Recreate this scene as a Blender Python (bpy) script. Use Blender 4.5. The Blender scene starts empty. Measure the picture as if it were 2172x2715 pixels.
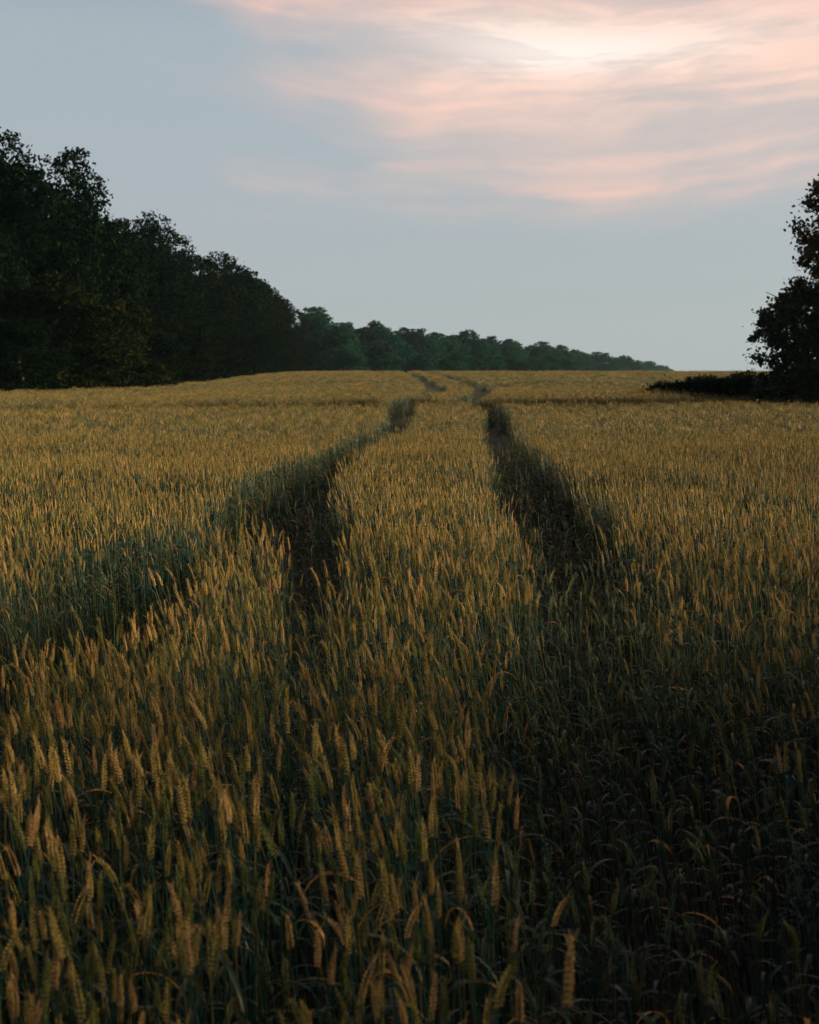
import bpy, math, random
import numpy as np
from mathutils import Matrix, Vector, Euler

R = math.radians
rng = np.random.default_rng(11)
random.seed(11)
scene = bpy.context.scene
col = scene.collection

# ------------------------------------------------------------------ camera
cam = bpy.data.cameras.new('camera')
cam_o = bpy.data.objects.new('camera', cam)
col.objects.link(cam_o)
EYE = 1.365
PITCH = 5.62
cam_o.location = (0, 0, EYE)
cam_o.rotation_euler = (R(90 - PITCH), 0, 0)
cam.sensor_fit = 'VERTICAL'
cam.sensor_height = 36
cam.sensor_width = 28.8
cam.lens = 50
cam.clip_start = 0.05
cam.clip_end = 9000
cam.dof.use_dof = True
cam.dof.focus_distance = 6.2
cam.dof.aperture_fstop = 9.0
scene.camera = cam_o

# ------------------------------------------------------------------ sun, exposure
SUN_AZ, SUN_EL = 79.0, 13.0        # azimuth to the right of the view direction (+y)
sd = Vector((math.sin(R(SUN_AZ)) * math.cos(R(SUN_EL)), math.cos(R(SUN_AZ)) * math.cos(R(SUN_EL)), math.sin(R(SUN_EL))))
sun = bpy.data.lights.new('sun', 'SUN')
sun.energy = 5.0
sun.angle = R(6)
sun.color = (1.0, 0.73, 0.39)
sun_o = bpy.data.objects.new('sun', sun)
sun_o.rotation_euler = sd.to_track_quat('Z', 'Y').to_euler()
sun_o.location = (30, 0, 40)
col.objects.link(sun_o)
scene.view_settings.view_transform = 'Standard'
scene.view_settings.look = 'None'
scene.view_settings.exposure = 1.25
scene.view_settings.gamma = 1.0
scene.cycles.max_bounces = 6
scene.cycles.diffuse_bounces = 2
scene.cycles.glossy_bounces = 2
scene.cycles.transmission_bounces = 3
scene.cycles.volume_bounces = 0
scene.cycles.transparent_max_bounces = 4


# ------------------------------------------------------------------ node helper
class NT:
    def __init__(self, tree):
        self.t = tree
        tree.nodes.clear()

    def n(self, kind, ins=None, **props):
        nd = self.t.nodes.new(kind)
        for k, v in props.items():
            setattr(nd, k, v)
        for k, v in (ins or {}).items():
            s = nd.inputs[k]
            if isinstance(v, bpy.types.NodeSocket):
                self.t.links.new(v, s)
            else:
                s.default_value = v
        return nd

    def m(self, op, a, b=0.0, c=0.0):
        return self.n('ShaderNodeMath', {0: a, 1: b, 2: c}, operation=op).outputs[0]

    def mix(self, f, a, b, blend='MIX'):
        nd = self.n('ShaderNodeMix', data_type='RGBA', blend_type=blend)
        for i, v in ((0, f), (6, a), (7, b)):
            if isinstance(v, bpy.types.NodeSocket):
                self.t.links.new(v, nd.inputs[i])
            else:
                nd.inputs[i].default_value = v if i == 0 else (*v, 1)
        return nd.outputs[2]

    def ramp(self, f, stops, interp='LINEAR'):
        nd = self.n('ShaderNodeValToRGB', {0: f})
        cr = nd.color_ramp
        cr.interpolation = interp
        while len(cr.elements) < len(stops):
            cr.elements.new(0.5)
        for e, (p, c) in zip(cr.elements, stops):
            e.position = p
            e.color = (*c, 1) if not isinstance(c, float) else (c, c, c, 1)
        return nd.outputs[0]

    def ss(self, x, a, b):
        nd = self.n('ShaderNodeMapRange', {0: x, 1: a, 2: b, 3: 0.0, 4: 1.0}, interpolation_type='SMOOTHSTEP')
        return nd.outputs[0]


# ------------------------------------------------------------------ world: dusk sky with streaked pink cloud
def build_world():
    w = bpy.data.worlds.new('World')
    scene.world = w
    w.use_nodes = True
    t = NT(w.node_tree)
    sky = t.n('ShaderNodeTexSky', sky_type='NISHITA', sun_disc=False)
    sky.sun_elevation = R(SUN_EL)
    sky.sun_rotation = R(SUN_AZ)
    co = t.n('ShaderNodeTexCoord').outputs['Generated']
    sep = t.n('ShaderNodeSeparateXYZ', {0: co})
    x, y, z = sep.outputs
    az = t.m('ARCTAN2', x, y)                       # radians, 0 = straight ahead, + = right
    el = t.m('ARCSINE', z)
    # plain sky: blue grey, a little paler and warmer at the horizon
    base = t.ramp(t.m('DIVIDE', el, 0.5), [(0.0, (0.400, 0.440, 0.478)), (0.10, (0.388, 0.430, 0.465)), (0.25, (0.392, 0.438, 0.478)), (0.45, (0.385, 0.442, 0.485)),
                                           (0.70, (0.18, 0.25, 0.31)), (1.0, (0.045, 0.085, 0.10))])
    # the half of the sky behind the viewer is already dark
    back = t.ss(y, 0.75, -0.3)
    base = t.mix(back, base, t.mix(1.0, base, (0.10, 0.14, 0.17), 'MULTIPLY'))
    # cloud layer: long flat streaks that sag a little in the middle
    a1 = t.m('SUBTRACT', az, 0.09)
    bow = t.m('SUBTRACT', el, t.m('MULTIPLY', t.m('MULTIPLY', a1, a1), 0.36))
    warp = t.n('ShaderNodeTexNoise', {'Vector': t.n('ShaderNodeCombineXYZ', {0: t.m('MULTIPLY', az, 5.0), 1: t.m('MULTIPLY', el, 10.0), 2: 3.1}).outputs[0],
                                      'Scale': 1.0, 'Detail': 2.0}).outputs[0]
    tl = t.m('ADD', bow, t.m('MULTIPLY', t.m('SUBTRACT', warp, 0.5), 0.045))

    def streak(fx, fy, seed, detail, rough, dist):
        v = t.n('ShaderNodeCombineXYZ', {0: t.m('MULTIPLY', az, fx), 1: t.m('MULTIPLY', tl, fy), 2: seed}).outputs[0]
        return t.n('ShaderNodeTexNoise', {'Vector': v, 'Scale': 1.0, 'Detail': detail, 'Roughness': rough, 'Distortion': dist}).outputs[0]
    broad = streak(6.0, 20.0, 7.3, 3.0, 0.5, 0.2)
    fine = streak(12.0, 66.0, 1.3, 5.0, 0.58, 0.3)
    hair = streak(34.0, 200.0, 2.2, 4.0, 0.6, 0.2)
    # where the cloud bank lies: upper right of the view in flat bands, thinning out to the left and down
    bands = t.ramp(t.m('DIVIDE', t.m('SUBTRACT', tl, 0.095), 0.20),
                   [(0.0, 0.0), (0.04, 0.1), (0.085, 0.42), (0.105, 0.34), (0.1375, 0.76), (0.18, 0.40), (0.2175, 0.62), (0.255, 0.30), (0.295, 0.36), (0.36, 0.60),
                    (0.40, 0.62), (0.425, 0.92), (0.45, 0.60), (0.475, 0.80), (0.535, 0.95), (0.6125, 1.0), (0.67, 0.97), (0.715, 0.80), (0.76, 0.48), (1.0, 0.5)], 'EASE')
    edge = t.m('ADD', t.m('MULTIPLY', t.m('SUBTRACT', broad, 0.5), 0.28), t.m('MULTIPLY', t.m('SUBTRACT', el, 0.15), 0.95))
    cover = t.ss(t.m('ADD', az, edge), -0.11, 0.08)
    wisps = t.m('ADD', t.m('ADD', t.m('MULTIPLY', broad, 0.46), t.m('MULTIPLY', fine, 0.42)), t.m('MULTIPLY', hair, 0.12))
    wisp = t.ss(wisps, 0.38, 0.62)
    dens = t.m('MULTIPLY', bands, t.m('ADD', 0.34, t.m('MULTIPLY', wisp, 1.0)))
    dens = t.m('MINIMUM', t.m('MULTIPLY', dens, cover), 1.0)
    # the hidden low sun lights the cloud from behind
    gx = t.m('DIVIDE', t.m('SUBTRACT', az, 0.10), 0.11)
    gy = t.m('DIVIDE', t.m('SUBTRACT', tl, 0.215), 0.017)
    glow = t.m('EXPONENT', t.m('MULTIPLY', t.m('ADD', t.m('MULTIPLY', gx, gx), t.m('MULTIPLY', gy, gy)), -1.0))
    # stray thin streaks on the left
    stray = t.m('MULTIPLY', t.ss(wisps, 0.54, 0.70), t.m('MULTIPLY', t.ss(az, -0.24, -0.05), t.m('MULTIPLY', t.ss(el, 0.08, 0.13), 0.30)))
    dens = t.m('MAXIMUM', dens, stray)
    dens = t.m('MAXIMUM', dens, t.m('MULTIPLY', glow, 0.8))
    veil = t.m('MULTIPLY', t.m('MULTIPLY', cover, t.ss(el, 0.08, 0.20)), 0.68)
    gx2 = t.m('DIVIDE', t.m('SUBTRACT', az, 0.17), 0.22)
    gy2 = t.m('DIVIDE', t.m('SUBTRACT', el, 0.205), 0.070)
    glow2 = t.m('EXPONENT', t.m('MULTIPLY', t.m('ADD', t.m('MULTIPLY', gx2, gx2), t.m('MULTIPLY', gy2, gy2)), -1.0))
    pink = t.mix(glow2, (0.82, 0.53, 0.45), (1.02, 0.70, 0.565))
    pink = t.mix(t.m('MULTIPLY', glow, 0.95), pink, (1.06, 0.95, 0.86))
    c = t.mix(veil, base, (0.60, 0.505, 0.478))
    c = t.mix(dens, c, pink)
    c = t.mix(back, c, t.mix(0.6, c, base))
    # a little real sky light mixed in
    bg1 = t.n('ShaderNodeBackground', {0: c, 1: 0.405})
    bg2 = t.n('ShaderNodeBackground', {0: sky.outputs[0], 1: 0.006})
    add = t.n('ShaderNodeAddShader', {0: bg1.outputs[0], 1: bg2.outputs[0]})
    t.n('ShaderNodeOutputWorld', {0: add.outputs[0]})


build_world()


# ------------------------------------------------------------------ materials
def mat_new(name):
    m = bpy.data.materials.new(name)
    m.use_nodes = True
    return m, NT(m.node_tree)


def plant_mat(name, stops, trans=0.25, rough=0.5, noise=60.0, namt=0.35, use='random', tcol=None, spec=0.3, drift=0.0):
    """leafy matter: colour varies from plant to plant, light passes through in part"""
    m, t = mat_new(name)
    if use == 'random':
        f = t.n('ShaderNodeObjectInfo').outputs['Random']
    else:
        f = t.n('ShaderNodeAttribute', attribute_name=use).outputs['Fac']
    tc = t.n('ShaderNodeTexCoord').outputs['Object']
    nz = t.n('ShaderNodeTexNoise', {'Vector': tc, 'Scale': noise, 'Detail': 2.0}).outputs[0]
    f = t.m('ADD', f, t.m('MULTIPLY', t.m('SUBTRACT', nz, 0.5), namt))
    if drift:                                     # random ripeness patches; near and right-hand shade painted in as greener ears
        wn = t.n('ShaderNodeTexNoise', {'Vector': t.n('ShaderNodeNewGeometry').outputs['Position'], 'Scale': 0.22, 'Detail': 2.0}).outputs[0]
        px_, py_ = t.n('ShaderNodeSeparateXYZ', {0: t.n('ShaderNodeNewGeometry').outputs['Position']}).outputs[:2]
        f = t.m('SUBTRACT', f, t.m('MULTIPLY', t.ss(py_, 7.0, 2.0), 0.12))      # darker near foreground put into the colour as green
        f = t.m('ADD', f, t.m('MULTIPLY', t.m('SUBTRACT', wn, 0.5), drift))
        f = t.m('SUBTRACT', f, t.m('MULTIPLY', t.ss(px_, 0.5, 7.0), 0.16))  # shade of the right side painted as duller green ears
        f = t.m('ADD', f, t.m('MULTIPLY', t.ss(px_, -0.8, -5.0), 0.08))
    c = t.ramp(f, stops)
    p = t.n('ShaderNodeBsdfPrincipled', {'Base Color': c, 'Roughness': rough, 'Specular IOR Level': spec})
    tcx = t.mix(1.0, c, tcol, 'MULTIPLY') if tcol else c
    tr = t.n('ShaderNodeBsdfTranslucent', {0: tcx})
    mx = t.n('ShaderNodeMixShader', {0: trans, 1: p.outputs[0], 2: tr.outputs[0]})
    t.n('ShaderNodeOutputMaterial', {0: mx.outputs[0]})
    return m


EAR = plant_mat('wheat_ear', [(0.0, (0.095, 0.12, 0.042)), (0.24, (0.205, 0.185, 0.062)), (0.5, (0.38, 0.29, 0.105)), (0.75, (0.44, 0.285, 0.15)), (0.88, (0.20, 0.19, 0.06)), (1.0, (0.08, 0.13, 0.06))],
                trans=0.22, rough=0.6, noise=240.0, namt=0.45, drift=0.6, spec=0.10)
EAR_GREEN = plant_mat('wheat_ear_green', [(0.0, (0.035, 0.085, 0.058)), (0.6, (0.065, 0.105, 0.058)), (1.0, (0.15, 0.145, 0.05))], trans=0.2, rough=0.55, noise=240.0, namt=0.45)  # greener ears of low plants, also used to paint crop shade
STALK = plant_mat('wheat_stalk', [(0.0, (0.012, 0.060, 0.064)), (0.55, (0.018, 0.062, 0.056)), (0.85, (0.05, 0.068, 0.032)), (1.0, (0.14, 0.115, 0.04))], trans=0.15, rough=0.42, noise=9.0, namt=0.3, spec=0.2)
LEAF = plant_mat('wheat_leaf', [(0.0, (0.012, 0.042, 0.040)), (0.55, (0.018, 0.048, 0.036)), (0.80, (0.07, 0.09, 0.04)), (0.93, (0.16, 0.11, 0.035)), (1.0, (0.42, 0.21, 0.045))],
                trans=0.35, rough=0.45, noise=14.0, namt=0.2, spec=0.3)
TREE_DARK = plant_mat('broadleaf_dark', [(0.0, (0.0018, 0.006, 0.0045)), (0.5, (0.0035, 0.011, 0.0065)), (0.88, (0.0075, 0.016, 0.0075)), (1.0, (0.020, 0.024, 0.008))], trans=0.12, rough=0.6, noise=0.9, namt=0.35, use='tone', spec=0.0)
TREE_WARM = plant_mat('broadleaf_yellowish', [(0.0, (0.003, 0.008, 0.004)), (0.5, (0.009, 0.016, 0.006)), (0.8, (0.019, 0.023, 0.007)), (1.0, (0.06, 0.052, 0.013))], trans=0.15, rough=0.6, noise=0.9, namt=0.3, use='tone', spec=0.0)  # yellower, brighter leaf tone
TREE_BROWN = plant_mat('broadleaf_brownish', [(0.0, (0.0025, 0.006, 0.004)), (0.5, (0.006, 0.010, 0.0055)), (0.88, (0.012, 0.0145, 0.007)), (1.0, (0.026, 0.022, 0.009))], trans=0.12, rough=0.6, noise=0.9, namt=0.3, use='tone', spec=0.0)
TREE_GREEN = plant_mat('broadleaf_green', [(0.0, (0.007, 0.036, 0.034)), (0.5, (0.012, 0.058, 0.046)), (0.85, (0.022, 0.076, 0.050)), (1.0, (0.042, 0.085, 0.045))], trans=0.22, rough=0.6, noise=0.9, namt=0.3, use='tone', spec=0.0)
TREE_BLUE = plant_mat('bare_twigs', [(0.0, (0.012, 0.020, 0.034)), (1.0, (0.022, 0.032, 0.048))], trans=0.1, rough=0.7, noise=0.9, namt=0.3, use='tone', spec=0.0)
TREE_NEAR = plant_mat('near_tree_leaf', [(0.0, (0.012, 0.026, 0.010)), (0.5, (0.022, 0.040, 0.014)), (0.88, (0.026, 0.036, 0.012)), (1.0, (0.22, 0.09, 0.04))], trans=0.25, rough=0.5, noise=3.0, namt=0.25, use='tone', spec=0.2)  # last stop carries the warm light of the upper leaves


def bark():
    m, t = mat_new('bark')
    tc = t.n('ShaderNodeTexCoord').outputs['Object']
    nz = t.n('ShaderNodeTexNoise', {'Vector': tc, 'Scale': 6.0, 'Detail': 5.0}).outputs[0]
    c = t.ramp(nz, [(0.3, (0.018, 0.014, 0.010)), (0.7, (0.06, 0.05, 0.04))])
    p = t.n('ShaderNodeBsdfPrincipled', {'Base Color': c, 'Roughness': 0.9})
    t.n('ShaderNodeOutputMaterial', {0: p.outputs[0]})
    return m


BARK = bark()


def soil():
    m, t = mat_new('field_soil')
    tc = t.n('ShaderNodeTexCoord').outputs['Object']
    n1 = t.n('ShaderNodeTexNoise', {'Vector': tc, 'Scale': 0.35, 'Detail': 4.0}).outputs[0]
    n2 = t.n('ShaderNodeTexNoise', {'Vector': tc, 'Scale': 18.0, 'Detail': 6.0}).outputs[0]
    c = t.ramp(n2, [(0.3, (0.008, 0.008, 0.006)), (0.7, (0.026, 0.022, 0.014))])
    c = t.mix(t.ss(n1, 0.35, 0.7), c, (0.014, 0.020, 0.009))
    b = t.n('ShaderNodeBump', {'Height': n2, 'Strength': 0.6, 'Distance': 0.05})
    p = t.n('ShaderNodeBsdfPrincipled', {'Base Color': c, 'Roughness': 0.95, 'Normal': b.outputs[0]})
    t.n('ShaderNodeOutputMaterial', {0: p.outputs[0]})
    return m


SOIL = soil()
VERGE = plant_mat('verge_grass', [(0.0, (0.022, 0.034, 0.012)), (0.6, (0.04, 0.05, 0.016)), (1.0, (0.09, 0.075, 0.03))], trans=0.2, rough=0.6, noise=2.0, namt=0.3, spec=0.15)


# ------------------------------------------------------------------ object helpers
def tag(o, label=None, cat=None, group=None, kind=None):
    for k, v in (('label', label), ('category', cat), ('group', group), ('kind', kind)):
        if v:
            o[k] = v
    return o


def link_mesh(name, me, parent=None):
    o = bpy.data.objects.new(name, me)
    col.objects.link(o)
    if parent is not None:
        o.parent = parent
    return o


def empty(name, loc, rot=None):
    o = bpy.data.objects.new(name, None)
    o.empty_display_size = 0.1
    o.location = loc
    if rot is not None:
        o.rotation_euler = rot
    col.objects.link(o)
    return o


class MB:
    """collects shapes, then makes one mesh"""

    def __init__(self):
        self.v, self.f, self.mi = [], [], []

    def add(self, v, f, mi=0):
        k = len(self.v)
        self.v += [tuple(p) for p in v]
        self.f += [tuple(i + k for i in q) for q in f]
        self.mi += [mi] * len(f)

    def tube(self, path, radii, n=5, mi=0, cap=True):
        P = [Vector(p) for p in path]
        ref = Vector((1, 0, 0)) if abs((P[-1] - P[0]).normalized().x) < 0.8 else Vector((0, 1, 0))
        vs, fs = [], []
        for i, p in enumerate(P):
            d = (P[min(i + 1, len(P) - 1)] - P[max(i - 1, 0)]).normalized()
            a = (ref - d * ref.dot(d)).normalized()
            b = d.cross(a)
            for k in range(n):
                th = 2 * math.pi * k / n
                vs.append(p + (a * math.cos(th) + b * math.sin(th)) * radii[i])
        for i in range(len(P) - 1):
            for k in range(n):
                fs.append((i * n + k, i * n + (k + 1) % n, (i + 1) * n + (k + 1) % n, (i + 1) * n + k))
        if cap:
            fs.append(tuple(range((len(P) - 1) * n, len(P) * n)))
        self.add(vs, fs, mi)

    def pod(self, p, d, l, r, n=6, mi=0, flat=1.0, side=None, rings=((0.22, 0.8), (0.55, 1.0), (0.85, 0.5))):
        p, d = Vector(p), Vector(d).normalized()
        ref = side if side is not None else (Vector((0, 0, 1)) if abs(d.z) < 0.9 else Vector((1, 0, 0)))
        a = (ref - d * ref.dot(d)).normalized()
        b = d.cross(a)
        vs = [p]
        for t_, q in rings:
            for k in range(n):
                th = 2 * math.pi * (k + 0.5) / n
                vs.append(p + d * (l * t_) + (a * math.cos(th) + b * math.sin(th) * flat) * (r * q))
        vs.append(p + d * l)
        fs = [(0, 1 + (k + 1) % n, 1 + k) for k in range(n)]
        for j in range(len(rings) - 1):
            for k in range(n):
                a0, a1 = 1 + j * n + k, 1 + j * n + (k + 1) % n
                fs.append((a0, a1, a1 + n, a0 + n))
        e = len(vs) - 1
        j = len(rings) - 1
        fs += [(1 + j * n + k, 1 + j * n + (k + 1) % n, e) for k in range(n)]
        self.add(vs, fs, mi)

    def ribbon(self, path, widths, side, mi=0, fold=0.25):
        P = [Vector(p) for p in path]
        vs, fs = [], []
        for i, p in enumerate(P):
            d = (P[min(i + 1, len(P) - 1)] - P[max(i - 1, 0)]).normalized()
            s = (Vector(side) - d * Vector(side).dot(d)).normalized()
            nrm = d.cross(s)
            w = widths[i]
            vs += [p - s * w + nrm * (w * fold), p, p + s * w + nrm * (w * fold)]
        for i in range(len(P) - 1):
            k = i * 3
            fs += [(k, k + 1, k + 4, k + 3), (k + 1, k + 2, k + 5, k + 4)]
        self.add(vs, fs, mi)

    def mesh(self, name, mats, smooth=True):
        me = bpy.data.meshes.new(name)
        me.from_pydata(self.v, [], self.f)
        for m in mats:
            me.materials.append(m)
        me.polygons.foreach_set('material_index', self.mi)
        me.polygons.foreach_set('use_smooth', [smooth] * len(self.f))
        me.update()
        return me


# ------------------------------------------------------------------ the lie of the land
PY = [-200, 0, 25, 28.5, 50, 70, 100, 125, 160, 250, 350, 480, 650, 1000, 3000]
PZ = [0, 0, 0, 0.02, 0.20, 0.47, 0.75, 0.82, 0.60, -0.2, -1.2, -2.9, -4.6, -7.0, -14]


def sst(a, b, x):
    t = np.clip((np.asarray(x, float) - a) / (b - a), 0, 1)
    return t * t * (3 - 2 * t)


def ground_z(x, y):
    x = np.asarray(x, float)
    y = np.asarray(y, float)
    ye = y - 60 * sst(3, 17, -x)
    return np.interp(ye, PY, PZ)


# the two wheel tracks that run through the crop in front of the viewer
LY = [0, 2.5, 3.5, 4.6, 6.2, 7.1, 8.2, 11, 13, 15.7, 20, 24, 29, 33, 35.5, 38, 42, 46, 50, 56, 64, 78, 95, 130]
LX = [-.12, -.14, -.22, -.30, -.36, -.66, -.76, -.80, -.72, -.57, -.28, -.06, -.12, -.26, -.20, .1, .65, .95, 1.0, .9, .75, .6, .2, -.6]
LW = [.03, .04, .05, .07, .13, .40, .40, .30, .26, .25, .24, .24, .28, .34, .34, .30, .30, .40, .42, .36, .36, .36, .36, .36]
RY = [0, 2.0, 3.0, 4.3, 6.1, 7.1, 8.5, 11, 14.2, 18, 22, 26, 28.5, 31.5, 34.6, 38, 42, 48, 53, 58, 68, 80, 95, 130]
RX = [.42, .44, .50, .56, .72, .86, .90, .96, 1.08, 1.2, 1.38, 1.65, 1.8, 1.58, 1.42, 1.62, 2.1, 2.6, 2.7, 2.66, 2.4, 2.2, 1.9, 1.2]
RW = [.22, .28, .24, .16, .16, .30, .32, .28, .27, .27, .26, .26, .28, .32, .36, .36, .36, .40, .34, .36, .36, .36, .36, .36]


def track_q(x, y):
    """0 in the middle of a wheel track, 1 at its edge, more in the crop"""
    q = np.abs(x - np.interp(y, LY, LX)) / np.interp(y, LY, LW)
    q = np.minimum(q, np.abs(x - np.interp(y, RY, RX)) / np.interp(y, RY, RW))
    for xc in (-9.3, -11.2):                                   # the next pair of tramlines, on the left
        q = np.minimum(q, np.abs(x - (xc + 0.35 * np.sin(y * 0.06))) / 0.30)
    return q


def right_edge(y):
    return np.interp(y, [0, 10, 25, 33.5, 38.8, 41.5, 44, 50, 60, 80, 130], [9.5, 9.4, 9.2, 9.3, 9.4, 8.6, 7.4, 30, 40, 50, 60])


def wave(x, y, s, seed):
    """smooth noise in -1..1 from a few sines"""
    r = np.random.default_rng(seed)
    o = 0
    for k in range(7):
        a = r.uniform(0, 6.28)
        f = s * r.uniform(0.5, 1.8)
        o = o + np.sin((x * math.cos(a) + y * math.sin(a)) * f + r.uniform(0, 6.28))
    return o / 3.2


def build_ground():
    ys = np.concatenate([np.arange(-60, 0, 10), np.arange(0, 40, 2), np.arange(40, 200, 5), np.arange(200, 1000, 40), np.arange(1000, 6001, 500)])
    xs = np.concatenate([-np.geomspace(3000, 30, 14), np.arange(-26, 27, 2), np.geomspace(30, 3000, 14)])
    X, Y = np.meshgrid(xs, ys)
    Z = ground_z(X, Y)
    v = np.stack([X, Y, Z], -1).reshape(-1, 3)
    nx, ny = len(xs), len(ys)
    f = [(j * nx + i, j * nx + i + 1, (j + 1) * nx + i + 1, (j + 1) * nx + i) for j in range(ny - 1) for i in range(nx - 1)]
    me = bpy.data.meshes.new('field')
    me.from_pydata(v.tolist(), [], f)
    me.materials.append(SOIL)
    for p in me.polygons:
        p.use_smooth = True
    o = link_mesh('field', me)
    tag(o, 'dark bare soil of the wheat field running over a low crest', 'field', kind='structure')


build_ground()


# ------------------------------------------------------------------ trees
def leaf_mesh(name, pos, size, tone, mat, aspect=0.55, droop=0.0, seed=0):
    """many small pointed leaves, one diamond-shaped face each"""
    r = np.random.default_rng(seed)
    n = len(pos)
    d = r.normal(size=(n, 3))
    d[:, 2] -= droop
    d /= np.linalg.norm(d, axis=1)[:, None]
    s = np.cross(d, r.normal(size=(n, 3)))
    s /= np.linalg.norm(s, axis=1)[:, None]
    nn = np.cross(d, s)
    L = (size * r.uniform(0.65, 1.35, n))[:, None]
    v = np.empty((n, 4, 3))
    v[:, 0] = pos - d * L * 0.5
    v[:, 1] = pos - d * L * 0.02 + s * L * aspect * 0.5 + nn * L * 0.10
    v[:, 2] = pos + d * L * 0.5
    v[:, 3] = pos - d * L * 0.02 - s * L * aspect * 0.5 + nn * L * 0.10
    me = bpy.data.meshes.new(name)
    me.vertices.add(n * 4)
    me.vertices.foreach_set('co', v.reshape(-1))
    me.loops.add(n * 4)
    me.loops.foreach_set('vertex_index', np.arange(n * 4, dtype=np.int32))
    me.polygons.add(n)
    me.polygons.foreach_set('loop_start', np.arange(0, n * 4, 4, dtype=np.int32))
    a = me.attributes.new('tone', 'FLOAT', 'FACE')
    a.data.foreach_set('value', tone.astype(np.float32))
    me.materials.append(mat)
    me.update(calc_edges=True)
    me.validate()
    return me


def crown_points(r, lobes, n, clump=0.55, sprig=0.15, k=22):
    """leaf positions: twig clumps on the shells of several lobes, more at the skin than inside"""
    vol = np.array([a * b * c for (_, _, _, a, b, c) in lobes]) ** 0.67
    pick = r.choice(len(lobes), size=n // k, p=vol / vol.sum())
    L = np.array(lobes)[pick]
    u = r.normal(size=(len(pick), 3))
    u /= np.linalg.norm(u, axis=1)[:, None]
    rad = 1 - 0.55 * r.random(len(pick)) ** 1.8
    out = r.random(len(pick)) < sprig
    rad = np.where(out, r.uniform(1.0, 1.15, len(pick)), rad)
    c = L[:, :3] + u * L[:, 3:] * rad[:, None]
    ct = np.clip(r.normal(0.45, 0.22, len(pick)), 0, 1)
    cs = clump * np.where(out, 0.55, r.uniform(0.6, 1.3, len(pick)))
    p = (c[:, None, :] + r.normal(size=(len(pick), k, 3)) * (cs[:, None, None] * np.array([0.55, 0.55, 0.42]))).reshape(-1, 3)
    tone = np.clip(np.repeat(ct, k) + r.normal(0, 0.10, len(p)), 0, 1)
    ok = p[:, 2] > 0.05
    return p[ok], tone[ok]


def trunk_mesh(name, r, H, rad, limbs, fork=0.35):
    mb = MB()
    n = 9
    path = [(0.25 * math.sin(i * 0.7 + r.random()) * i / n, 0.2 * math.cos(i * 0.9) * i / n, H * i / n) for i in range(n + 1)]
    radii = [rad * (1.35 if i == 0 else 1) * (1 - 0.86 * i / n) for i in range(n + 1)]
    mb.tube(path, radii, 8)
    for (tx, ty, tz) in limbs:
        h0 = max(H * 0.15, tz - 0.55 * math.hypot(tx, ty) - 0.8)
        h0 = min(h0, H * 0.92)
        i = h0 / H * n
        b = Vector(path[int(i)]).lerp(Vector(path[min(int(i) + 1, n)]), i - int(i))
        e = Vector((tx, ty, tz))
        q = [b.lerp(e, t) + Vector((0, 0, 0.35 * math.sin(t * math.pi))) for t in (0, .25, .5, .75, 1)]
        r0 = rad * 0.36 * (1 - 0.6 * h0 / H)
        mb.tube(q, [r0, r0 * .8, r0 * .55, r0 * .34, r0 * .12], 5)
    return mb.mesh(name, [BARK])


def tree_protos():
    """a few full trees (crown mesh + trunk mesh), about 12.5 m tall"""
    out = {}
    for ki, (kind, seed) in enumerate([('a', 1), ('b', 2), ('c', 3), ('d', 4), ('e', 5)]):
        r = np.random.default_rng(100 + seed)
        lobes = []
        for i in range(11):
            h = 2.6 + 7.6 * (i + r.uniform(0, 1)) / 11
            a = r.uniform(0, 6.28)
            w = 2.9 * math.sin(min(1, (h / 12.0)) * math.pi * 0.86 + 0.25)
            s = r.uniform(1.2, 2.1)
            lobes.append((w * math.cos(a), w * math.sin(a), h, s, s, s * r.uniform(0.75, 1.0)))
        for i in range(6):
            a = i * 1.047 + r.uniform(-.3, .3)
            lobes.append((2.7 * math.cos(a), 2.7 * math.sin(a), r.uniform(0.7, 1.9), 1.7, 1.7, 1.4))
        lobes += [(0, 0, 6.0, 2.3, 2.3, 4.0), (0.4, 0.2, 10.6, 1.7, 1.7, 1.7), (0, 0, 1.6, 2.2, 2.2, 1.6)]
        p, tn = crown_points(r, lobes, 42000, clump=0.40, sprig=0.10)
        out[kind] = (p, tn, lobes, trunk_mesh('trunk', r, 10.5, 0.26, [l[:3] for l in lobes[:11]]))
    return out


PROTO = tree_protos()
CROWNS = {}


def crown_for(kind, mat, size):
    key = (kind, mat.name, size)
    if key not in CROWNS:
        p, tn, _, _ = PROTO[kind]
        CROWNS[key] = leaf_mesh('crown', p, size, tn, mat, seed=hash(kind) % 7 + ord(kind[0]))
    return CROWNS[key]


def tree(name, x, y, kind, mat, sx, sz, label, cat='tree', group=None, size=0.30, yaw=None, sink=0.0):
    t = empty(name, (x, y, float(ground_z(x, y)) - sink), (0, 0, random.uniform(0, 6.28) if yaw is None else yaw))
    t.scale = (sx, sx, sz)
    tag(t, label, cat, group)
    link_mesh('crown', crown_for(kind, mat, size), t)
    link_mesh('trunk', PROTO[kind][3], t)
    return t


ORD = ['first', 'second', 'third', 'fourth', 'fifth', 'sixth', 'seventh', 'eighth', 'ninth', 'tenth', 'eleventh', 'twelfth', 'thirteenth', 'fourteenth',
       'fifteenth', 'sixteenth', 'seventeenth', 'eighteenth', 'nineteenth', 'twentieth', 'twenty-first', 'twenty-second', 'twenty-third', 'twenty-fourth',
       'twenty-fifth', 'twenty-sixth', 'twenty-seventh', 'twenty-eighth', 'twenty-ninth', 'thirtieth', 'thirty-first', 'thirty-second', 'thirty-third', 'thirty-fourth', 'thirty-fifth', 'thirty-sixth']


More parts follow.
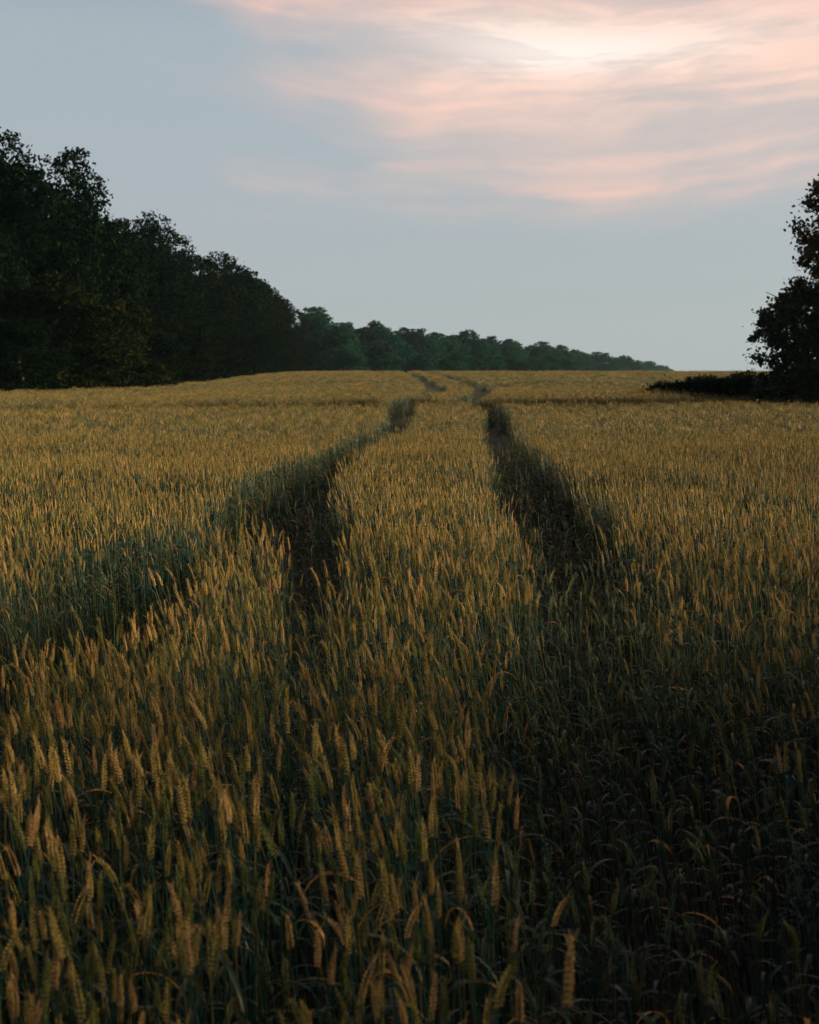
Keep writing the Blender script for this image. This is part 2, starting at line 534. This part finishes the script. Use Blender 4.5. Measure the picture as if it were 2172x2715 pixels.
def build_left_wood():
    g = 'trees of the dark wood on the left'
    # distance, x, width, height factor, kind, material
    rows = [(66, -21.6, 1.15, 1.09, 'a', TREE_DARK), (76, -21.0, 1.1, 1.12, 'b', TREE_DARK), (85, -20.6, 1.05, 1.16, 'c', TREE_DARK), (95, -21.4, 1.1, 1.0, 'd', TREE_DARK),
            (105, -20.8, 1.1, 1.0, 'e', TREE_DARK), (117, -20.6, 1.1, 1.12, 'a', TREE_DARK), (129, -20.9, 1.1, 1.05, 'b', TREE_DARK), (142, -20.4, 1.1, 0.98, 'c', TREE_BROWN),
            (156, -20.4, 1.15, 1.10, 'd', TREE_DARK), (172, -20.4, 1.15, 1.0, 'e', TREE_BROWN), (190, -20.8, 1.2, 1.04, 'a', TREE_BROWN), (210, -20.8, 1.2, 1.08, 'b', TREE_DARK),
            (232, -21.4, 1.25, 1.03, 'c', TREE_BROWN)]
    for i, (d, x, sx, sz, k, m) in enumerate(rows):
        if i == 0:
            lb = 'tallest dark tree of the left wood, cut off by the left edge'
        elif i == 2:
            lb = 'dark tree with loose sprays of leaves sticking up into the sky at upper left'
        elif i == len(rows) - 1:
            lb = 'brownish tree at the far end of the left wood, just before the hazy tree row'
        else:
            lb = '%s broadleaf tree, %s from the left along the front of the near wood' % ('brownish' if m is TREE_BROWN else 'blackish green', ORD[i])
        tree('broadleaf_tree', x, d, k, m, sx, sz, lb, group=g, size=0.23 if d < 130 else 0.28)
    for i, (d, x) in enumerate([(70, -27.5), (82, -27), (98, -27.5), (114, -27), (134, -27), (158, -27.5), (186, -27), (216, -27)]):
        tree('broadleaf_tree', x, d, 'abcde'[(i * 2 + 1) % 5], TREE_DARK, 1.2, 1.06, 'dark tree standing in the second row behind the front of the near wood', group='trees in the second row of the left wood', size=0.34)
    # bushes at the foot of the wood
    sh = [(64, -17.4, .60, .30, 'b', TREE_DARK), (72, -17.2, .75, .50, 'c', TREE_WARM), (79, -16.0, .80, .43, 'e', TREE_WARM), (88, -17.0, .7, .36, 'a', TREE_DARK), (98, -16.8, .8, .42, 'd', TREE_BROWN),
          (110, -16.9, .8, .46, 'b', TREE_DARK), (124, -16.8, .85, .44, 'c', TREE_BROWN), (140, -16.6, .9, .48, 'e', TREE_DARK), (160, -16.6, 1.0, .5, 'a', TREE_BROWN), (184, -16.8, 1.0, .5, 'd', TREE_BROWN), (212, -17, 1.1, .5, 'b', TREE_DARK)]
    lbl = {0: 'low dark bush at the left edge, at the foot of the wood', 1: 'yellow green bush with lit upper edge at far left under the wood',
           2: 'large rounded bush with golden lit right side, nearest the field', 3: 'dark bush just beyond the golden rounded bush'}
    for i, (d, x, sx, sz, k, m) in enumerate(sh):
        tree('bush', x, d, k, m, sx, sz, lbl.get(i, '%s bush at the foot of the wood, %s from the left' % ('brownish' if m is TREE_BROWN else 'dark green', ORD[i])), 'bush',
             'bushes along the foot of the left wood', size=0.30)


build_left_wood()


def build_far_row():
    g = 'trees of the hazy distant row'
    # px of the photograph (2172 wide) turned into ground positions by distance along the row
    line = [(290, -26, 12.6), (292, -22, 11.2), (288, -18.0, 13.6), (300, -13.5, 12.2), (298, -10, 11.4), (312, -8, 12.4), (310, -5, 11.6), (322, -1, 12.4), (330, 2.5, 11.8), (336, 6.5, 12.2),
            (345, 10, 11.4), (352, 14, 12.4), (366, 18, 11.6), (378, 22, 12.4), (392, 26, 11.6), (410, 30.5, 12.8), (420, 35, 11.2), (440, 40, 12.6), (452, 45, 11.8), (470, 50, 12.6),
            (490, 56, 11.8), (510, 62, 12.4), (535, 69, 11.8), (560, 77, 12.6), (590, 85, 12), (625, 94, 12.4), (665, 104, 12), (710, 115, 12.2), (760, 127, 12), (820, 140, 12.4), (890, 155, 12.2), (960, 170, 12)]
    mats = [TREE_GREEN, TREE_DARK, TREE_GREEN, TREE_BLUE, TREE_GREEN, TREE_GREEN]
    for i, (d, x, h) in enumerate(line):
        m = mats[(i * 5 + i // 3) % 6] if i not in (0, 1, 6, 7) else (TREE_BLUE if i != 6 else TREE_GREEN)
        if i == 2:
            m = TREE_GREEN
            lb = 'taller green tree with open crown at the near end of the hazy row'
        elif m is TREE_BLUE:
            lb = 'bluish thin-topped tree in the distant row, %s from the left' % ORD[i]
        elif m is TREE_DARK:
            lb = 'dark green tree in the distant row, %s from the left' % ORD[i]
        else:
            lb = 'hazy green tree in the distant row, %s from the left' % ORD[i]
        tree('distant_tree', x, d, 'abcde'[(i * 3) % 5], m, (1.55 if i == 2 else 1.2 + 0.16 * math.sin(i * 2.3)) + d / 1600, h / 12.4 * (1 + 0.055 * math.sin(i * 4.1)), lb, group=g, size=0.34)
    bs = [(262, -12, .46), (272, -4, .44), (283, 3, .46), (297, 10, .5), (312, 16.5, .5), (330, 24, .5), (355, 31, .52), (385, 40, .64), (420, 50, .5)]
    for i, (d, x, s) in enumerate(bs):
        lb = 'pale green rounded bush before the distant row, right of its middle' if i == 7 else 'hazy green bush in front of the distant row, %s from the left' % ORD[i]
        tree('distant_bush', x, d, 'abcde'[(i * 2) % 5], TREE_GREEN, 0.95 if i != 7 else 1.3, s, lb, 'bush', 'bushes before the distant tree row', size=0.34)


build_far_row()


def build_right_tree():
    r = np.random.default_rng(77)
    lobes = [(-1.5, -0.3, 0.7, 1.15, 1.3, 0.9), (-1.7, -0.1, 1.7, 1.0, 1.1, 0.8), (-1.55, 0, 2.55, 1.15, 1.2, 0.8), (-2.1, 0.1, 2.95, 0.55, 0.55, 0.42), (-1.0, 0.1, 3.3, 0.85, 1.1, 0.7),
             (-1.1, 0, 4.35, 0.62, 0.8, 0.6), (-1.05, 0.1, 5.1, 0.72, 0.8, 0.55), (-0.75, 0, 5.75, 0.65, 0.7, 0.6), (-1.15, 0.1, 6.05, 0.24, 0.3, 0.34), (0, 0.1, 4.6, 1.1, 1.2, 1.6), (0.1, 0, 6.4, 0.9, 0.9, 1.0),
             (0.2, 0, 2.2, 1.7, 1.8, 2.0), (1.4, 0.3, 2.8, 1.5, 1.5, 1.8), (1.2, 0.2, 1.0, 1.7, 1.6, 1.1), (0, -0.6, 0.7, 1.8, 1.4, 0.8), (1.0, 0.2, 5.0, 1.1, 1.2, 1.5)]
    p, tn = crown_points(r, lobes, 80000, clump=0.23, sprig=0.22, k=60)
    thin = (p[:, 2] > 3.5) & (p[:, 0] > -0.95) & (r.random(len(p)) < 0.62)      # out-of-view inner crown thinned to lighten its shadow on the field
    p, tn = p[~thin], tn[~thin]
    # warm light on the upper leaves, painted in as a rusty tone
    tn = np.where((p[:, 2] > 3.6) & (r.random(len(p)) < 0.28), 1.0, np.minimum(tn, 0.86))
    t = empty('broadleaf_tree', (11.25, 35.2, float(ground_z(11.25, 35.2))))
    tag(t, 'black silhouetted tree at the right edge with warm light coloured into its upper leaves', 'tree')
    link_mesh('crown', leaf_mesh('crown', p * np.array([1, 1, .96]), 0.10, tn, TREE_NEAR, aspect=0.7, droop=0.4, seed=5), t)
    mb = MB()
    tm = trunk_mesh('trunk', r, 7.0, 0.17, [(-2.85, 0.0, 2.75), (-2.5, 0.1, 3.25), (-2.3, -0.1, 1.9), (-1.6, 0.1, 3.5), (-1.75, 0, 4.5), (-1.8, 0, 5.35), (-1.25, 0.1, 6.3), (1.3, 0.2, 3.2), (0.9, 0.1, 5.2), (-2.6, -0.3, 1.4)])
    link_mesh('trunk', tm, t)


build_right_tree()


def build_hedge():
    """low dark growth that runs back along the field from the right-hand tree"""
    r = np.random.default_rng(31)
    pts = [(8.1, 44.3, .84), (8.8, 43.2, 1.0), (9.5, 42.2, 1.10), (10.2, 41, 1.16), (10.9, 39.8, 1.25), (11.7, 38.6, 1.6), (12.6, 37.6, 1.7), (13.6, 37, 1.8)]
    P, T = [], []
    for (x, y, h) in pts:
        lob = [(x + r.normal() * .15, y + r.normal() * .15, float(ground_z(x, y)) + h * 0.52, 0.8, 0.7, h * 0.5), (x + .4, y - .25, float(ground_z(x, y)) + h * 0.55, 0.7, 0.6, h * 0.46)]
        p, tn = crown_points(r, lob, 15000, clump=0.17, sprig=0.12)
        P.append(p)
        T.append(tn)
    P, T = np.concatenate(P), np.concatenate(T)
    P -= np.array([9.6, 41.2, 0])
    me = leaf_mesh('hedge', P, 0.075, T * 0.8, TREE_BROWN, seed=8)
    o = link_mesh('hedge', me)
    o.location = (9.6, 41.2, 0)
    tag(o, 'low dark brushy hedge running left from the tree at the right edge', 'hedge')


build_hedge()


def build_added_shade_tree():
    """unseen bush-like tree, added beside the viewer to shade the right foreground"""
    r = np.random.default_rng(19)
    P, T = [], []
    for lob, n, cl in (([(0, -1.2, 1.2, 1.0, 1.3, 1.1), (0.2, 1.0, 1.3, 1.0, 1.3, 1.1), (0, 0.2, 1.85, 0.9, 1.5, 0.7)], 24000, 0.20),
                       ([(0, -0.9, 2.9, 0.5, 0.6, 0.4), (0.1, 0.9, 3.1, 0.5, 0.6, 0.45), (0, 0.2, 3.7, 0.4, 0.6, 0.3)], 1900, 0.15)):
        p, tn = crown_points(r, lob, n, clump=cl, sprig=0.2)
        P.append(p)
        T.append(tn)
    t = empty('broadleaf_tree', (8.6, 4.0, 0))  # added out of view to throw shade
    tag(t, 'low spreading tree added out of view beyond the right edge to shade the near crop', 'tree')
    link_mesh('crown', leaf_mesh('crown', np.concatenate(P), 0.10, np.concatenate(T), TREE_DARK, seed=6), t)
    link_mesh('trunk', trunk_mesh('trunk', r, 2.9, 0.08, [(0, -0.9, 3.0), (0.1, 0.9, 3.1), (0, -1.3, 1.5), (0.2, 1.1, 1.5)]), t)


build_added_shade_tree()


# ------------------------------------------------------------------ wheat plants
def plant_curve(H, bend, nod, ear_l, r):
    """points of the stalk, then of the ear (which nods over)"""
    n = 7
    st = []
    for i in range(n + 1):
        t = i / n
        st.append(Vector((-bend * t * t, 0.25 * bend * math.sin(t * 3), (H - ear_l) * t)))
    d = (st[-1] - st[-2]).normalized()
    ang = math.atan2(-d.x, d.z)
    ear = [st[-1].copy()]
    m = 12
    for i in range(m):
        ang += nod / m
        ear.append(ear[-1] + Vector((-math.sin(ang), 0.02 * math.sin(i), math.cos(ang))) * (ear_l / m))
    return st, ear


def along(path, t):
    f = t * (len(path) - 1)
    i = min(int(f), len(path) - 2)
    return path[i].lerp(path[i + 1], f - i), (path[i + 1] - path[i]).normalized()


def make_ear(mb, ear, r, lod, mi=0, fat=1.0, roll=0.0):
    if lod == 0:
        n = 21
        for i in range(n):
            t = i / (n - 0.4)
            p, d = along(ear, t)
            sgn = 1 if i % 2 else -1
            a0 = Vector((math.cos(roll), math.sin(roll), 0))
            s = (a0 - d * a0.dot(d)).normalized()
            f = d.cross(s)
            size = (0.50 + 0.62 * math.sin(min(1, t * 0.80 + 0.24) * math.pi)) * fat * r.uniform(0.85, 1.15)
            l = 0.0125 * size
            for (o, k, out) in ((0.0, 1.0, 0.62), (1.0, 0.9, 0.40), (-1.0, 0.9, 0.40)):
                dd = (d + s * sgn * out + f * o * 0.50 + Vector((r.normal(), r.normal(), r.normal())) * 0.11).normalized()
                mb.pod(p + s * sgn * 0.0017 + f * o * 0.0016, dd, l * k * 0.98, 0.0030 * size * k, 6, mi, 0.8, side=f)
        p, d = along(ear, 0.96)
        mb.pod(p, d, 0.014 * fat, 0.0026 * fat, 6, mi)
        # a few short awn points at the tip
        for k in range(4):
            p, d = along(ear, 0.80 + 0.05 * k)
            dd = (d + Vector((r.normal(), r.normal(), r.normal())) * 0.30).normalized()
            mb.tube([p, p + dd * 0.012, p + dd * 0.020], [0.0006, 0.0004, 0.0001], 3, mi)
    elif lod == 1:
        n = 17
        for i in range(n):
            t = i / (n - 0.4)
            p, d = along(ear, t)
            a0 = Vector((math.cos(roll), math.sin(roll), 0))
            s = (a0 - d * a0.dot(d)).normalized()
            sgn = 1 if i % 2 else -1
            size = (0.75 + 0.5 * math.sin(min(1, t * 1.15 + 0.12) * math.pi)) * fat * 0.52
            mb.pod(p, (d + s * sgn * 0.62).normalized(), 0.0145 * size, 0.0042 * size, 4, mi, 1.25, side=s, rings=((0.3, 1.0), (0.75, 0.7)))
        p, d = along(ear, 0.95)
        mb.pod(p, d, 0.015, 0.003, 4, mi, rings=((0.4, 1.0),))
    else:
        n = 5
        for i in range(n):
            p, d = along(ear, i / (n - 0.2))
            s = Vector((1 if i % 2 else -1, 0.4, 0)) * 0.003
            mb.pod(p - d * 0.004 + s, d, 0.024, 0.0068 * fat, 3, mi, rings=((0.45, 1.0),))


def make_leaf(mb, st, r, lod, mi=0, t0=0.5, length=0.24, up=1.0, w=0.0065):
    p, d = along(st, t0)
    a = r.uniform(0, 6.28)
    h = Vector((math.cos(a), math.sin(a), 0))
    n = 8 if lod == 0 else (5 if lod == 1 else 3)
    ang = 0.35 * r.uniform(0.6, 1.4)
    pts, ws = [p.copy()], [w * 0.6]
    turn = r.uniform(1.5, 2.6) * up
    for i in range(n):
        ang += turn / n
        pts.append(pts[-1] + (h * math.sin(ang) + Vector((0, 0, math.cos(ang)))) * (length / n))
        tt = (i + 1) / n
        ws.append(w * (0.6 + 0.9 * math.sin(min(1, tt * 1.3) * math.pi * 0.62)) * (1 - tt ** 3) + 0.0003)
    side = Vector((-h.y, h.x, 0.25 * r.normal()))
    mb.ribbon(pts, ws, side, mi, fold=0.35)


# each kind: height, bend, nod, ear length, leaf settings
KINDS = {
    'tall': [(.80, .035, .10, .063), (.78, .06, .22, .055), (.82, .02, .05, .066), (.78, .05, .55, .060), (.79, -.01, .12, .050), (.81, .06, .16, .069)],
    'low': [(.66, .04, .15, .055), (.62, .06, .5, .048), (.58, .02, .08, .052)],
    'leafy': [(.46, .05, .3, .050), (.36, .03, .2, .044)],
}
NEAR = []      # (kind, H, part meshes)
STUFF_MESH = {}


def build_wheat_meshes():
    for kind, lst in KINDS.items():
        for vi, (H, b, nod, el) in enumerate(lst):
            for rep in range(2):
                r = np.random.default_rng(1000 + vi * 17 + rep * 101 + len(kind))
                st, ear = plant_curve(H, b, nod, el, r)
                roll = r.uniform(0, 3.14)
                e = MB()
                make_ear(e, ear, r, 0, 0, fat=r.uniform(0.50, 0.61), roll=roll)
                s = MB()
                s.tube(st + [ear[4]], [0.0018, 0.0018, 0.0017, 0.0016, 0.0015, 0.0013, 0.0012, 0.001, 0.0007], 6, 0)
                leaves = []
                nl = {'tall': 2, 'low': 2, 'leafy': 3}[kind]
                for k in range(nl):
                    l = MB()
                    t0 = (0.42 + 0.34 * k / max(1, nl - 1) + r.uniform(-.04, .04)) if kind != 'leafy' else 0.5 + 0.45 * k / nl
                    make_leaf(l, st, r, 0, 0, t0, r.uniform(.09, .19), r.uniform(.8, 1.4), r.uniform(.0024, .0042))
                    leaves.append(l)
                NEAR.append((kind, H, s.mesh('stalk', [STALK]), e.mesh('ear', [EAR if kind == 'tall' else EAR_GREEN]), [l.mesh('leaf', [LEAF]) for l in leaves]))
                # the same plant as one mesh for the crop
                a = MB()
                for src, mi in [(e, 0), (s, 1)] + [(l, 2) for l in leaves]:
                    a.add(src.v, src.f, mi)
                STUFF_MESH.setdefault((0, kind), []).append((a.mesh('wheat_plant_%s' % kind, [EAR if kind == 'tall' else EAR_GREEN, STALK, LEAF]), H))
            # middle distance
            r = np.random.default_rng(500 + vi)
            a = MB()
            st, ear = plant_curve(H, b, nod, el, r)
            make_ear(a, ear, r, 1, 0, roll=r.uniform(0, 3.14))
            a.tube([st[0], st[3], st[5], st[7]], [.0022, .002, .0018, .0015], 3, 1, cap=False)
            for k in range(2 if kind == 'tall' else 3):
                make_leaf(a, st, r, 1, 2, r.uniform(.4, .85), r.uniform(.12, .22), w=.0045)
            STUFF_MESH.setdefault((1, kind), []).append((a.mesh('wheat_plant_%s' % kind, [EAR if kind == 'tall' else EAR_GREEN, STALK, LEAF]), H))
    # far: small tufts of several plants in one mesh
    for kind, H0 in (('tall', .79), ('low', .50)):
        for vi in range(4):
            r = np.random.default_rng(900 + vi + len(kind))
            a = MB()
            for k in range(3):
                H = H0 * r.uniform(.93, 1.05)
                st, ear = plant_curve(H, r.uniform(-.02, .09), r.uniform(0, .4), .066, r)
                off = Vector((r.uniform(-.055, .055), r.uniform(-.055, .055), 0))
                make_ear(a, [e_ + off for e_ in ear], r, 2, 0, fat=0.54)
                a.tube([st[0] + off, st[7] + off], [.003, .002], 3, 1, cap=False)
                make_leaf(a, [q + off for q in st], r, 2, 2, r.uniform(.5, .85), .2, w=.008)
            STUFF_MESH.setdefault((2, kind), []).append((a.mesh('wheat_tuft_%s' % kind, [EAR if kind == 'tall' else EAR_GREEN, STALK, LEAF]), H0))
            a = MB()
            for k in range(9):
                H = H0 * r.uniform(.93, 1.05)
                st, ear = plant_curve(H, r.uniform(-.02, .09), r.uniform(0, .5), .075, r)
                off = Vector((r.uniform(-.16, .16), r.uniform(-.16, .16), 0))
                a.pod(ear[0] + off, ear[-1] - ear[0], .075, .0056, 3, 0, rings=((.5, 1.0),))
                a.tube([st[3] + off, st[7] + off], [.004, .003], 3, 1, cap=False)
                make_leaf(a, [q + off for q in st], r, 2, 2, r.uniform(.55, .85), .2, w=.010)
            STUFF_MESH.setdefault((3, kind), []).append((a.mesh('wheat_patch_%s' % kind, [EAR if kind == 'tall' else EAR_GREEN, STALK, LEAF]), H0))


build_wheat_meshes()


def project(x, y, z):
    c, s = math.cos(R(PITCH)), math.sin(R(PITCH))
    dz = z - EYE
    f = y * c - dz * s
    u = dz * c + y * s
    return 1086 + 3771 * x / f, 1357.5 - 3771 * u / f


def scatter():
    X, Y, Z, K, S, YAW, TX, TY, LOD = [[] for _ in range(9)]

    def zone(y0, y1, dens, lod):
        wmax = 0.33 * y1 + 1.6
        n = int(dens * (y1 - y0) * 2 * wmax)
        x = rng.uniform(-wmax, wmax, n)
        y = rng.uniform(y0, y1, n)
        ok = (np.abs(x) < 0.33 * y + 1.6) & (x > -17 + 0.4 * np.sin(y * .3)) & (x < right_edge(y))
        x, y = x[ok], y[ok]
        q = track_q(x, y)
        n = len(x)
        u = rng.random(n)
        # thin patches and drill gaps
        thin = np.clip(0.92 + 0.22 * wave(x, y, 2.6, 3), 0.5, 1.0)
        keep = np.where(q > 1.0, u < thin, u < np.where(y < 6.2, np.where(x > 0.1, 0.62, 0.42), np.where(y < 20, 0.24, 0.03)))
        x, y, q = x[keep], y[keep], q[keep]
        n = len(x)
        kind = np.zeros(n, int)
        lowp = np.where(q < 1.0, 1.0, np.where(q < 1.25, 0.18, 0.05))
        lw = rng.random(n) < lowp
        kind[lw] = 1
        # shade right of the middle, put into the crop as shorter, greener plants
        shade_green = (x > 0.12 + 0.07 * y) & (x < np.where(y > 5.6, 0.95, 3.0)) & (y < 6.4) & (rng.random(n) < np.where(x < 1.0, 0.80, 0.5))
        swath = (np.abs(x - np.interp(y, [3.9, 4.45, 5.2, 5.8, 6.6, 7.1], [-1.12, -1.12, -1.08, -1.05, -.92, -.76])) < np.interp(y, [3.8, 4.3, 7], [.15, .36, .36])) & (y > 3.8) & (y < 7.1)  # left swath's shade, put into lower, greener plants
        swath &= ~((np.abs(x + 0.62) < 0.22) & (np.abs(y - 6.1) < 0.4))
        shade_green |= swath
        kind[shade_green] = 1
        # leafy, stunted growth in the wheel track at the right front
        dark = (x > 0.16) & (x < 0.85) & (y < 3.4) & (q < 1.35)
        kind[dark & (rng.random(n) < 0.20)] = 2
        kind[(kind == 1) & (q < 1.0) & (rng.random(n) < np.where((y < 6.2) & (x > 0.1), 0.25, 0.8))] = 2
        hgt = 1.0 + 0.06 * wave(x, y, 0.8, 5) + 0.045 * wave(x, y, 4.2, 6) + rng.normal(0, 0.08 if lod == 0 else (0.055 if lod == 1 else 0.075), n)
        # a taller tuft left of the track, and one on the right
        hgt += 0.15 * np.exp(-(((x + 0.68) / 0.22) ** 2 + ((y - 6.1) / 0.30) ** 2)) + 0.09 * np.exp(-(((x - 1.2) / 0.35) ** 2 + ((y - 6.3) / 0.4) ** 2))
        hgt = np.where(swath, hgt * 0.58, hgt)
        hgt -= 0.03 * np.exp(-(((x + 1.25) / 0.75) ** 2 + ((y - 5.2) / 0.75) ** 2))
        lean = 0.075 + 0.06 * wave(x, y, 1.3, 8)
        X.append(x); Y.append(y); Z.append(ground_z(x, y)); K.append(kind); S.append(hgt * 0.755)
        YAW.append(rng.uniform(0, 6.28, n))
        TX.append(rng.normal(0, 0.06, n))
        TY.append(-lean + rng.normal(0, 0.055, n))
        LOD.append(np.full(n, lod))

    zone(1.2, 6.5, 600, 0)
    zone(6.5, 18, 580, 1)
    zone(18, 52, 95, 2)
    zone(52, 190, 13, 3)
    return [np.concatenate(a) for a in (X, Y, Z, K, S, YAW, TX, TY, LOD)]


def node_group_for(variants):
    ng = bpy.data.node_groups.new('scatter_wheat', 'GeometryNodeTree')
    ng.interface.new_socket('Geometry', in_out='INPUT', socket_type='NodeSocketGeometry')
    ng.interface.new_socket('Geometry', in_out='OUTPUT', socket_type='NodeSocketGeometry')
    N, L = ng.nodes, ng.links
    gi, go = N.new('NodeGroupInput'), N.new('NodeGroupOutput')

    def attr(name, typ):
        a = N.new('GeometryNodeInputNamedAttribute')
        a.data_type = typ
        a.inputs['Name'].default_value = name
        return a.outputs[0]
    tilt = N.new('FunctionNodeEulerToRotation')
    L.new(attr('tilt', 'FLOAT_VECTOR'), tilt.inputs[0])
    yaw = N.new('FunctionNodeEulerToRotation')
    L.new(attr('yaw', 'FLOAT_VECTOR'), yaw.inputs[0])
    rr = N.new('FunctionNodeRotateRotation')
    rr.rotation_space = 'LOCAL'
    L.new(tilt.outputs[0], rr.inputs[0])
    L.new(yaw.outputs[0], rr.inputs[1])
    scl = attr('size', 'FLOAT')
    vid = attr('vid', 'INT')
    join = N.new('GeometryNodeJoinGeometry')
    for k, me in enumerate(variants):
        src = bpy.data.objects.new(me.name, me)        # source shape, not placed in the scene itself
        oi = N.new('GeometryNodeObjectInfo')
        oi.inputs['Object'].default_value = src
        oi.inputs['As Instance'].default_value = False
        cmp = N.new('FunctionNodeCompare')
        cmp.data_type = 'INT'
        cmp.operation = 'EQUAL'
        L.new(vid, cmp.inputs[2])
        cmp.inputs[3].default_value = k
        ip = N.new('GeometryNodeInstanceOnPoints')
        L.new(gi.outputs[0], ip.inputs['Points'])
        L.new(cmp.outputs[0], ip.inputs['Selection'])
        L.new(oi.outputs['Geometry'], ip.inputs['Instance'])
        L.new(rr.outputs[0], ip.inputs['Rotation'])
        L.new(scl, ip.inputs['Scale'])
        L.new(ip.outputs[0], join.inputs[0])
    L.new(join.outputs[0], go.inputs[0])
    return ng


def build_wheat():
    X, Y, Z, K, S, YAW, TX, TY, LOD = scatter()
    H = np.choose(K, [.79, .62, .42]) * S
    px, py = project(X, Y, Z + H)
    inside = (LOD == 0) & (px > 5) & (px < 2167) & (py < 2700) & (py > 1000)
    d = np.where(inside, np.hypot(X, Y), 1e9)
    order = np.argsort(d)[:300]
    near = np.zeros(len(X), bool)
    near[order] = True
    # the nearest plants, one by one
    by_kind = [[i for i, q in enumerate(NEAR) if q[0] == k] for k in ('tall', 'low', 'leafy')]
    done = {}
    for i in order:
        k = int(K[i])
        src = by_kind[k][int(rng.integers(len(by_kind[k])))]
        kind, _, st, er, lv = NEAR[src]
        rot = (Euler((TX[i], TY[i], 0)).to_matrix() @ Matrix.Rotation(YAW[i], 3, 'Z')).to_euler()
        side = 'left' if px[i] < 724 else ('middle' if px[i] < 1448 else 'right')
        depth = 'front' if py[i] > 2380 else 'second'
        where = {('left', 'front'): 'bottom left corner of the crop', ('middle', 'front'): 'bottom middle of the crop', ('right', 'front'): 'bottom right corner of the crop',
                 ('left', 'second'): 'left foreground behind the bottom row', ('middle', 'second'): 'middle foreground behind the bottom row', ('right', 'second'): 'right foreground behind the bottom row'}[(side, depth)]
        look = {0: 'tall wheat plant with upright golden ear', 1: 'shorter wheat plant with greenish ear', 2: 'short leafy wheat plant with arching leaves'}[k]
        if i not in done:
            t = empty('wheat_plant', (X[i], Y[i], Z[i]), rot)
            t.scale = (S[i],) * 3
            tag(t, '%s in the %s' % (look, where), 'wheat plant', 'wheat plants in the %s' % where)
            link_mesh('stalk', st, t)
            link_mesh('ear', er, t)
            for l in lv:
                link_mesh('leaf', l, t)
            done[i] = t
    # all the rest of the crop as one object
    variants, slots = [], {}
    for lod in range(4):
        for ki, kind in enumerate(('tall', 'low', 'leafy')):
            lst = STUFF_MESH.get((lod, kind)) or STUFF_MESH[(lod, 'low')]
            if (lod, kind) in STUFF_MESH:
                slots[(lod, ki)] = (len(variants), len(lst))
                variants += [m for m, _ in lst]
            else:
                slots[(lod, ki)] = slots[(lod, 1)]
    rest = ~near
    x, y, z, k, s, lod = X[rest], Y[rest], Z[rest], K[rest], S[rest], LOD[rest]
    vid = np.zeros(len(x), np.int32)
    for (lo, ki), (a, n) in slots.items():
        mk = (lod == lo) & (k == ki)
        vid[mk] = a + rng.integers(0, n, mk.sum())
    me = bpy.data.meshes.new('wheat_crop')
    me.vertices.add(len(x))
    me.vertices.foreach_set('co', np.stack([x, y, z], 1).astype(np.float32).reshape(-1))
    zero = np.zeros(len(x))
    for nm, typ, arr in (('tilt', 'FLOAT_VECTOR', np.stack([TX[rest], TY[rest], zero], 1)), ('yaw', 'FLOAT_VECTOR', np.stack([zero, zero, YAW[rest]], 1)), ('size', 'FLOAT', s), ('vid', 'INT', vid)):
        a = me.attributes.new(nm, typ, 'POINT')
        a.data.foreach_set('vector' if typ == 'FLOAT_VECTOR' else 'value', arr.astype(np.int32 if typ == 'INT' else np.float32).reshape(-1))
    o = link_mesh('wheat_crop', me)
    tag(o, 'ripening golden wheat crop filling the field with two wheel tracks through it', 'wheat crop', kind='stuff')
    md = o.modifiers.new('scatter', 'NODES')
    md.node_group = node_group_for(variants)
    print('wheat points', len(x))


build_wheat()

# ------------------------------------------------------------------ haze
USE_HAZE = True
if USE_HAZE:
    v = [(a, b, c) for c in (-16, 40) for (a, b) in ((-400, -80), (500, -80), (500, 1150), (-400, 1150))]
    f = [(3, 2, 1, 0), (4, 5, 6, 7), (0, 1, 5, 4), (1, 2, 6, 5), (2, 3, 7, 6), (3, 0, 4, 7)]
    me = bpy.data.meshes.new('haze')
    me.from_pydata(v, [], f)
    m, t = mat_new('haze_air')
    pv = t.n('ShaderNodeVolumePrincipled', {'Color': (0.42, 0.76, 1.0, 1), 'Density': 0.00009, 'Anisotropy': 0.2})
    t.n('ShaderNodeOutputMaterial', {1: pv.outputs[0]})
    me.materials.append(m)
    tag(link_mesh('haze', me), 'thin blue evening haze over the field and woods', 'haze', kind='stuff')
